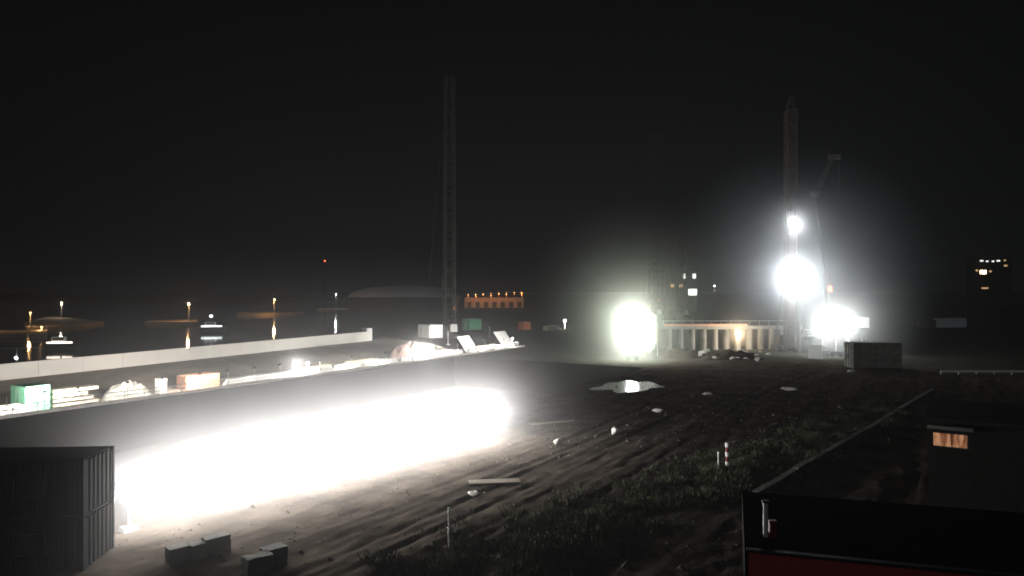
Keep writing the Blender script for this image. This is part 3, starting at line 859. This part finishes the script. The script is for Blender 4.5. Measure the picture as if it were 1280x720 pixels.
for k in range(2600):
    s_, w_ = random.uniform(22, 120), random.uniform(9, 42)
    if noise.noise(Vector((s_ * .12, w_ * .3, 11))) < -.05 and random.random() < .75: continue
    a = random.uniform(.05, .13) * (2.2 if random.random() < .06 else 1)
    x, y, z = P(s_, w_, hz(s_, w_)); i = len(g.v)
    pts = [(random.uniform(.7, 1.3) * a * math.cos(t * 1.257), random.uniform(.7, 1.3) * a * math.sin(t * 1.257)) for t in range(5)]
    for (px, py) in pts: g.v.append((x + px, y + py, z - .03))
    g.v.append((x + random.uniform(-.4, .4) * a, y + random.uniform(-.4, .4) * a, z + a * random.uniform(.5, 1)))
    for t in range(5): g.f.append((i + t, i + (t + 1) % 5, i + 5))
tag(g.build('gravel', M_CLOD), 'loose clods and stones strewn over the mud', kind='stuff')
def plank(u, v, L_, wd, rz, lab):
    p = on_bank(u, v); z = max(hz(*sw_of((p[0] + dx, p[1] + dy))) for dx in (-1, 0, 1) for dy in (-.5, 0, .5))
    o = MB().box((0, 0, 0), (L_, wd, .07)).build('plank', M_BOARD, loc=(p[0], p[1], z + .05), rz=rz); o.rotation_euler.x = R(2)
    tag(o, lab, 'plank')
plank(618, 603, 3.6, .9, R(8), 'wide pale board lying flat on the mud by the lone sack')
plank(690, 529, 5.0, .6, R(25), 'long board on the mud past the end of the floodlit strip')
# posts
def stake(u, vb, vt, r_, m, lab, bands=None, name='marker_stake'):
    p = on_bank(u, vb); hgt = (vb - vt) * p[1] / F
    r = empty(name, p, 0, lab, 'stake')
    MB().tube((0, 0, -.1), (0, 0, hgt), r_, r_ * .9, 8).build('pole', m, r)
    if bands:
        n = bands
        for k in range(n):
            MB().tube((0, 0, hgt * (1 - (k * 2 + 1) / (2 * n))), (0, 0, hgt * (1 - (k * 2) / (2 * n)) - .02), r_ * 1.12, r_ * 1.12, 8).build('white_band', M_WHITE, r)
    else:
        MB().tube((0, 0, hgt - .02), (0, 0, hgt + .06), r_ * 1.4, r_ * 1.2, 8).build('cap', M_WHITE, r)
stake(561, 684, 636, .05, M_STEEL, 'thin white stake in the mud near the grass')
stake(909, 588, 553, .14, M_RED, 'red and white banded stake in the dark grass', 3)
stake(898, 586, 566, .07, M_STEEL, 'short dim stake next to the red and white one')
# low dike kerb
g = MB(); r = empty('low_wall', on_bank(950, 622), 0, 'low pale concrete wall running up through the dark grass', 'wall')
pa, pb = Vector(at(945, 626)), Vector(at(1166, 492)); n = 24
for k in range(n):
    a, b = pa.lerp(pb, k / n), pa.lerp(pb, (k + 1) / n); m_ = (a + b) / 2
    zz = hz(*sw_of(m_)) if sw_of(m_)[0] < S1 else 0
    g.box((m_.x - r.location.x, m_.y - r.location.y, zz - r.location.z + .05 + .05 * noise.noise(Vector((k, 0, 0)))), ((b - a).length - .02, .45, .6), math.atan2(b.y - a.y, b.x - a.x))
g.build('wall_block', M_OLDC, r)
# guard rail in the dark field
a, b = Vector(at(1176, 470)), Vector(at(1420, 470))
r = empty('guard_rail', a, 0, 'faint steel guard rail across the dark field', 'guard rail')
for k in range(12):
    x = (b.x - a.x) * k / 11; MB().box((x, 0, .4), (.1, .1, .9)).build('post', M_STEEL, r)
MB().box(((b.x - a.x) / 2, -.08, .75), (b.x - a.x, .05, .3)).build('rail', M_STEEL, r)

# ------------------------------------------------------------------ grass
random.seed(11)
g = MB()
pa, pb = Vector(at(480, 722)), Vector(at(1110, 505))
def blade(x, y, z, h, lean):
    a = random.uniform(0, 6.28); wv = .02 + .018 * random.random(); i = len(g.v)
    dx, dy = math.cos(a), math.sin(a); b = random.uniform(0, 6.28); lx, ly = math.cos(b) * lean, math.sin(b) * lean
    g.v += [(x - dx * wv, y - dy * wv, z), (x + dx * wv, y + dy * wv, z), (x + lx * .45 + dx * wv * .7, y + ly * .45 + dy * wv * .7, z + h * .65), (x + lx, y + ly, z + h)]
    g.f.append((i, i + 1, i + 2, i + 3))
side = Vector(((pb - pa).y, -(pb - pa).x, 0)).normalized()
for k in range(9000):
    t = random.random() ** 1.15; off = random.gauss(2.6, 1.9) + 1.6 * noise.noise(Vector((t * 14, 0, 0)))
    p = pa.lerp(pb, t) + side * off
    s_, w_ = sw_of(p)
    cl = noise.noise(Vector((p.x * .35, p.y * .35, 0)))
    if cl < -.12 and random.random() < .8: continue
    z = hz(s_, w_)
    hh = (.22 + .38 * max(0, cl + .2)) * random.uniform(.6, 1.4)
    for j in range(7):
        blade(p.x + random.gauss(0, .16), p.y + random.gauss(0, .16), z - .03, hh * random.uniform(.6, 1.2), hh * random.uniform(.2, .7))
tag(g.build('grass', M_GRASS), 'rough dark grass between the mud and the low wall', kind='stuff')

# ------------------------------------------------------------------ buildings at the near side
# dark house with one lit window
dH = 45.0; zb = zv(551, dH)
xh0, xh1 = atd(1164, dH)[0], atd(1420, dH)[0]
xw = atd(1187.5, dH)[0]
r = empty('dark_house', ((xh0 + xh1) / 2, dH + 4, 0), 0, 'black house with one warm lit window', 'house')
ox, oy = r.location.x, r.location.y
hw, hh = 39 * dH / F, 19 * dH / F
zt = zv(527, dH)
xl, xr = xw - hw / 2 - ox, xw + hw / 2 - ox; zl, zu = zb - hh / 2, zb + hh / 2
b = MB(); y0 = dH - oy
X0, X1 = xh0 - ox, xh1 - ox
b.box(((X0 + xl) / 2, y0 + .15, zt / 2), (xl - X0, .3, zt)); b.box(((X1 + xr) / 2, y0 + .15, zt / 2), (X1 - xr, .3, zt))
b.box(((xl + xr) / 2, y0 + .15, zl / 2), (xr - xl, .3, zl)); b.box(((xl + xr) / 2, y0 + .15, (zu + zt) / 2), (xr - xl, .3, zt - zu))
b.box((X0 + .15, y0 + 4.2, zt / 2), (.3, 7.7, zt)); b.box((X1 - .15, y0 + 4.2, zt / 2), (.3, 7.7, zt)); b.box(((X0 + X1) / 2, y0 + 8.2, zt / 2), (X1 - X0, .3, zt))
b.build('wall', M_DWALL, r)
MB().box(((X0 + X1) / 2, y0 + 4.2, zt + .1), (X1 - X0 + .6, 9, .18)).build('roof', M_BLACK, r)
wn = MB()
for (cx_, cz_, sx, sz) in (((xl + xr) / 2, zl + .03, xr - xl, .06), ((xl + xr) / 2, zu - .03, xr - xl, .06), (xl + .03, zb, .06, hh - .12), (xr - .03, zb, .06, hh - .12), (xl + hw * .55, zb, .05, hh - .12)):
    wn.box((cx_, y0 + .12, cz_), (sx, .1, sz))
wo = wn.build('window', M_DSTEEL, r)
MB().box(((xl + xr) / 2, y0 + .27, zb), (hw - .1, .02, hh - .1)).build('pane', window_glow('warm_curtain_glow', (1, .5, .26), .42), wo)
MB().box(((xl + xr) / 2, y0 - .25, zv(534, dH)), (hw * 1.25, .6, .2)).build('canopy', M_OLDC, r)
# turn the house so its front faces the camera squarely
cn = Vector((xh0, dH, 0)); wv_ = Vector((xw, dH, 0))
rot = Matrix.Rotation(R(-33), 3, 'Z')
r.rotation_euler.z = R(-33); r.location = wv_ + rot @ (Vector((ox, oy, 0)) - wv_)
# flat roof with the red fascia
zr = 8.0
a = Vector(atd(936, 6.0 * F / (688 - 360), zr)); bb = Vector(atd(1280, 6.0 * F / (722 - 360), zr))
ang = math.atan2(bb.y - a.y, bb.x - a.x)
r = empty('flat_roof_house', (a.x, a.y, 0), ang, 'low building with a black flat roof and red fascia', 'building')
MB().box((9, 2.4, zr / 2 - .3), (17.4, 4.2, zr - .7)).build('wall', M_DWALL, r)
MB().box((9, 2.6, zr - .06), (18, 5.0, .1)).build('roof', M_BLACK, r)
MB().box((9, .02, zr - .55), (18, .1, 1.1)).build('fascia', M_FASCIA, r)
MB().box((-.04, 2.6, zr - .55), (.1, 5.2, 1.1)).build('shaded_fascia', M_BLACK, r)  # black stands in for shade on this side of the red fascia
MB().box((9, .0, zr + .02), (18.1, .16, .05)).build('edge_trim', M_DSTEEL, r)
# white vent pipe on the roof corner with a red collar
y = 4.2; p = Vector(atd(957, 6.0 * F / (671 - 360), zr))
r = empty('vent_pipe', p, 0, 'white vent pipe with a red box on the black roof corner', 'vent pipe')
hgt = 43 * p.y / F
MB().tube((0, 0, 0), (0, 0, hgt), .06, .06, 10).build('pipe', M_WHITE, r)
MB().box((.17, 0, .2), (.17, .15, .4)).build('box', M_RED, r)
MB().tube((0, 0, hgt), (0, 0, hgt + .05), .085, .085, 10).build('cap', M_DSTEEL, r)

# ------------------------------------------------------------------ far lamps over the water
def far_lamp(u, v, d, label, power, col, lens, zbase=.25, size=.45, group='small lamps across the harbour'):
    loc = atd(u, d, zbase); z = zv(v, d)
    r = empty('street_lamp', loc, 0, label, 'lamp', group)
    MB().tube((0, 0, 0), (0, 0, z - zbase), .12, .08, 6).build('pole', M_STEEL, r)
    h = MB().box((0, 0, z - zbase + .15 + size), (size * 2.2, size * 1.6, .2), 0, .7).build('lamp_head', M_DSTEEL, r)
    MB().blob((0, 0, z - zbase + .1 + size * .4), (size * 1.4, size * 1.4, size * 1.2), n=1, rough=0).build('lens', lens, h)
    power *= PK
    if power: light(r, (0, -.9, z - zbase - .2), power, col, .3)
SOD = (1, .55, .22); PK = 1.8
far_lamp(38, 392, 262, 'low orange lamp on the sandy point', 700, SOD, E_SODIUM)
far_lamp(77, 379, 335, 'pale lamp on the sandy point above the lit boat', 900, (1, .85, .65), E_WARM)
far_lamp(236, 380, 303, 'orange lamp on the low jetty bank', 2200, SOD, E_WARM)
far_lamp(343, 375, 395, 'warm lamp on the distant reddish bank', 2600, SOD, E_WARM)
far_lamp(420, 368, 495, 'small white lamp on the faint grey bank', 900, (.9, 1, .9), E_COOL)
far_lamp(-30, 395, 235, 'orange lamp on the bank at the water edge', 1500, SOD, E_SODIUM)
far_lamp(52, 410, 238, 'short orange lamp by the sandy point tip', 500, SOD, E_SODIUM)
far_lamp(893, 358, 420, 'lone white lamp to the side of the lit-window building', 900, (1, 1, 1), E_COOL, -.08)
far_lamp(706, 402, 250, 'low white lamp past the quay end', 1800, (.95, 1, .9), E_COOL, -.08, .6)
# red aviation lamp on a slim mast
loc = atd(406, 900, 2); z = zv(327, 900)
r = empty('radio_mast', loc, 0, 'slim far mast topped by a red warning lamp', 'mast')
MB().lattice((0, 0, 0), (0, 0, z - 2), 1.6, .6, 14, .12, .06).build('mast', M_DSTEEL, r)
MB().blob((0, 0, z - 1.2), (1.6, 1.6, 1.6), n=1, rough=0).build('warning_lamp', E_REDLAMP, r)

# boats
def boat(loc, L_, rz, label, m_emit, zdeck):
    r = empty('boat', loc, rz, label, 'boat')
    b = MB(); n = 8; hw_ = L_ * .14
    for (z, k) in ((-.2, .75), (zdeck - .4, 1.0)):
        for i in range(n + 1):
            t = i / n; y = hw_ * k * (1 if t < .6 else math.sqrt(max(0, 1 - ((t - .6) / .4) ** 2)))
            b.v += [(-L_ / 2 + L_ * t, -y, z), (-L_ / 2 + L_ * t, y, z)]
    m_ = 2 * (n + 1)
    for i in range(n):
        j = 2 * i
        b.f.append((j, j + 2, m_ + j + 2, m_ + j)); b.f.append((j + 1, m_ + j + 1, m_ + j + 3, j + 3)); b.f.append((m_ + j, m_ + j + 2, m_ + j + 3, m_ + j + 1))
    b.f.append((0, m_, m_ + 1, 1))
    b.build('hull', M_DSTEEL, r)
    wh = MB().box((-L_ * .15, 0, zdeck + .45), (L_ * .4, hw_ * 1.4, 1.6)).build('wheelhouse', M_WHITE, r)
    MB().box((-L_ * .15, -hw_ * .71, zdeck + .7), (L_ * .34, .03, .5)).build('window', M_GLASSD, wh)
    MB().tube((-L_ * .1, 0, zdeck + 1.2), (-L_ * .1, 0, zdeck + 3.4), .06, n=6).build('mast', M_STEEL, r)
    MB().tube((-L_ * .47, -hw_ - .1, zdeck - .1), (L_ * .3, -hw_ - .1, zdeck - .1), .19, n=8).build('deck_lamp', m_emit, r)
    return r
p = atd(80, 178, -1); boat(p, 7.2, R(12), 'small boat with a long warm strip of light', E_DECK, 1.9)
p = atd(268, 250, -1); b_ = boat(p, 8.5, R(14), 'white lit boat near the orange lamp', E_WHITESTRIP, 2.1)
MB().blob((-1, -.3, 5.4), (1.2, 1.2, 1.0), n=1, rough=0).build('mast_lamp', E_WHITESTRIP, b_)
# mooring frame with a small lamp at lower left of the water
p = at(21, 455, -1)
r = empty('mooring_frame', (p[0], p[1], -1), R(10), 'pale T-shaped mooring frame rising from the water', 'mooring')
MB().tube((0, 0, -.5), (0, 0, 3.0), .16, .14).build('post', M_CONC, r)
MB().box((.6, 0, 3.08), (6.5, .3, .16)).build('crossbar', M_CONC, r)
MB().blob((0, -.3, 1.2), (.55, .55, .45), n=1, rough=0).build('lamp', E_COOL, r)

# ------------------------------------------------------------------ far buildings
# big low dome
d = 450; loc = atd(505, d, -.08)
r = empty('domed_hall', loc, 0, 'huge pale low-domed hall far behind the tall crane', 'hall')
rad = 70 * d / F; zt = zv(371, d); zd = zv(356.5, d) - zt
b = MB(); n = 48; rings = 8
for i in range(rings + 1):
    a = math.pi / 2 * i / rings; rr = rad * math.cos(a) + .01; z = zt + zd * math.sin(a)
    for k in range(n): b.v.append((rr * math.cos(2 * math.pi * k / n), rr * .6 * math.sin(2 * math.pi * k / n), z))
for i in range(rings):
    for k in range(n): b.f.append((i * n + k, i * n + (k + 1) % n, (i + 1) * n + (k + 1) % n, (i + 1) * n + k))
b.build('roof', M_GREYTANK, r, smooth=True)
b = MB()
for k in range(n):
    for z in (0, zt - .05): b.v.append((rad * .98 * math.cos(2 * math.pi * k / n), rad * .588 * math.sin(2 * math.pi * k / n), z))
for k in range(n):
    k2 = (k + 1) % n; b.f.append((2 * k, 2 * k2, 2 * k2 + 1, 2 * k + 1))
b.build('wall', M_DSTEEL, r, smooth=True)
# orange lit shed with lamps
d = 520; loc = atd(618, d, -.08); L_ = 74 * d / F; zt = zv(372, d)
r = empty('warehouse', loc, R(6), 'long low warehouse washed in orange light', 'warehouse')
MB().box((0, 6, zt / 2), (L_, 12, zt)).build('wall', M_CONC, r)
MB().box((0, 6, zt + .2), (L_ + 1, 13, .35)).build('roof', M_DSTEEL, r)
for k in range(7): MB().box((-L_ / 2 + 3 + k * (L_ - 6) / 6, -.05, 2.2), (3, .12, 4)).build('door', M_DSTEEL, r)
for k in range(8):
    u = 585 + k * 9.6
    far_lamp(u, 369 - k * .5, 510, ['lamp at the crane end of the warehouse row', 'second lamp in the warehouse row from the crane', 'third lamp in the warehouse row from the crane', 'fourth lamp in the warehouse row from the crane', 'fifth lamp in the warehouse row from the crane', 'sixth lamp in the warehouse row from the crane', 'seventh lamp in the warehouse row from the crane', 'last lamp in the warehouse row, farthest from the crane'][k], 700 if k % 2 else 420, (1, .34, .1), E_SODIUM, -.08, .3, 'orange lamps along the warehouse')
# building with lit windows
d = 450; loc = atd(855, d, -.08); zt = zv(336, d); Lb = 34 * d / F
r = empty('office_tower', loc, R(4), 'dark distant building with two bright upper windows', 'building')
MB().box((0, 5, zt / 2), (Lb, 10, zt)).build('wall', M_OLDC, r)
MB().box((0, 5, zt + .2), (Lb + .6, 10.6, .4)).build('roof', M_DSTEEL, r)
for u, v, wp, hp, m_ in ((855, 345, 3, 6, E_WIN), (868, 345, 4, 6, E_WIN), (840, 357, 4, 4, E_WINW), (851, 357, 4, 4, E_WINW), (866, 365, 11, 8, E_WIN)):
    x = atd(u, d)[0] - loc[0]; z = zv(v, d)
    MB().box((x, -.06, z), (wp * d / F, .1, hp * d / F)).build('window', m_, r)
# hillside building far at the side
d = 620; loc = atd(1240, d, -.08); zt = zv(322, d); Lb = 46 * d / F
r = empty('apartment_block', loc, R(-6), 'black far block with a top row of small lit windows', 'building')
MB().box((0, 6, zt / 2), (Lb, 12, zt)).build('wall', M_BLACK, r)
MB().box((0, 6, zt + .2), (Lb + .6, 12.6, .4)).build('roof', M_DSTEEL, r)
for u, v, wp, hp, m_ in ((1227, 326, 4, 1.5, E_WIN), (1234, 326.5, 3, 1.4, E_WIN), (1241, 326.5, 3, 1.4, E_WIN), (1247, 326, 4, 1.5, E_WIN), (1254, 325.5, 2.5, 1.3, E_WINW), (1229, 340, 7, 4, E_WARM), (1221, 338, 2.5, 2, E_WINW), (1255, 332, 4, 1.6, E_WINW), (1231, 360, 8, 1.6, E_WINW), (1238, 339, 2.5, 2, E_WINW)):
    x = atd(u, d)[0] - loc[0]; z = zv(v, d)
    MB().box((x, -.10 - abs(x) * .12, z), (wp * d / F, .1, hp * d / F)).build('window', m_, r)
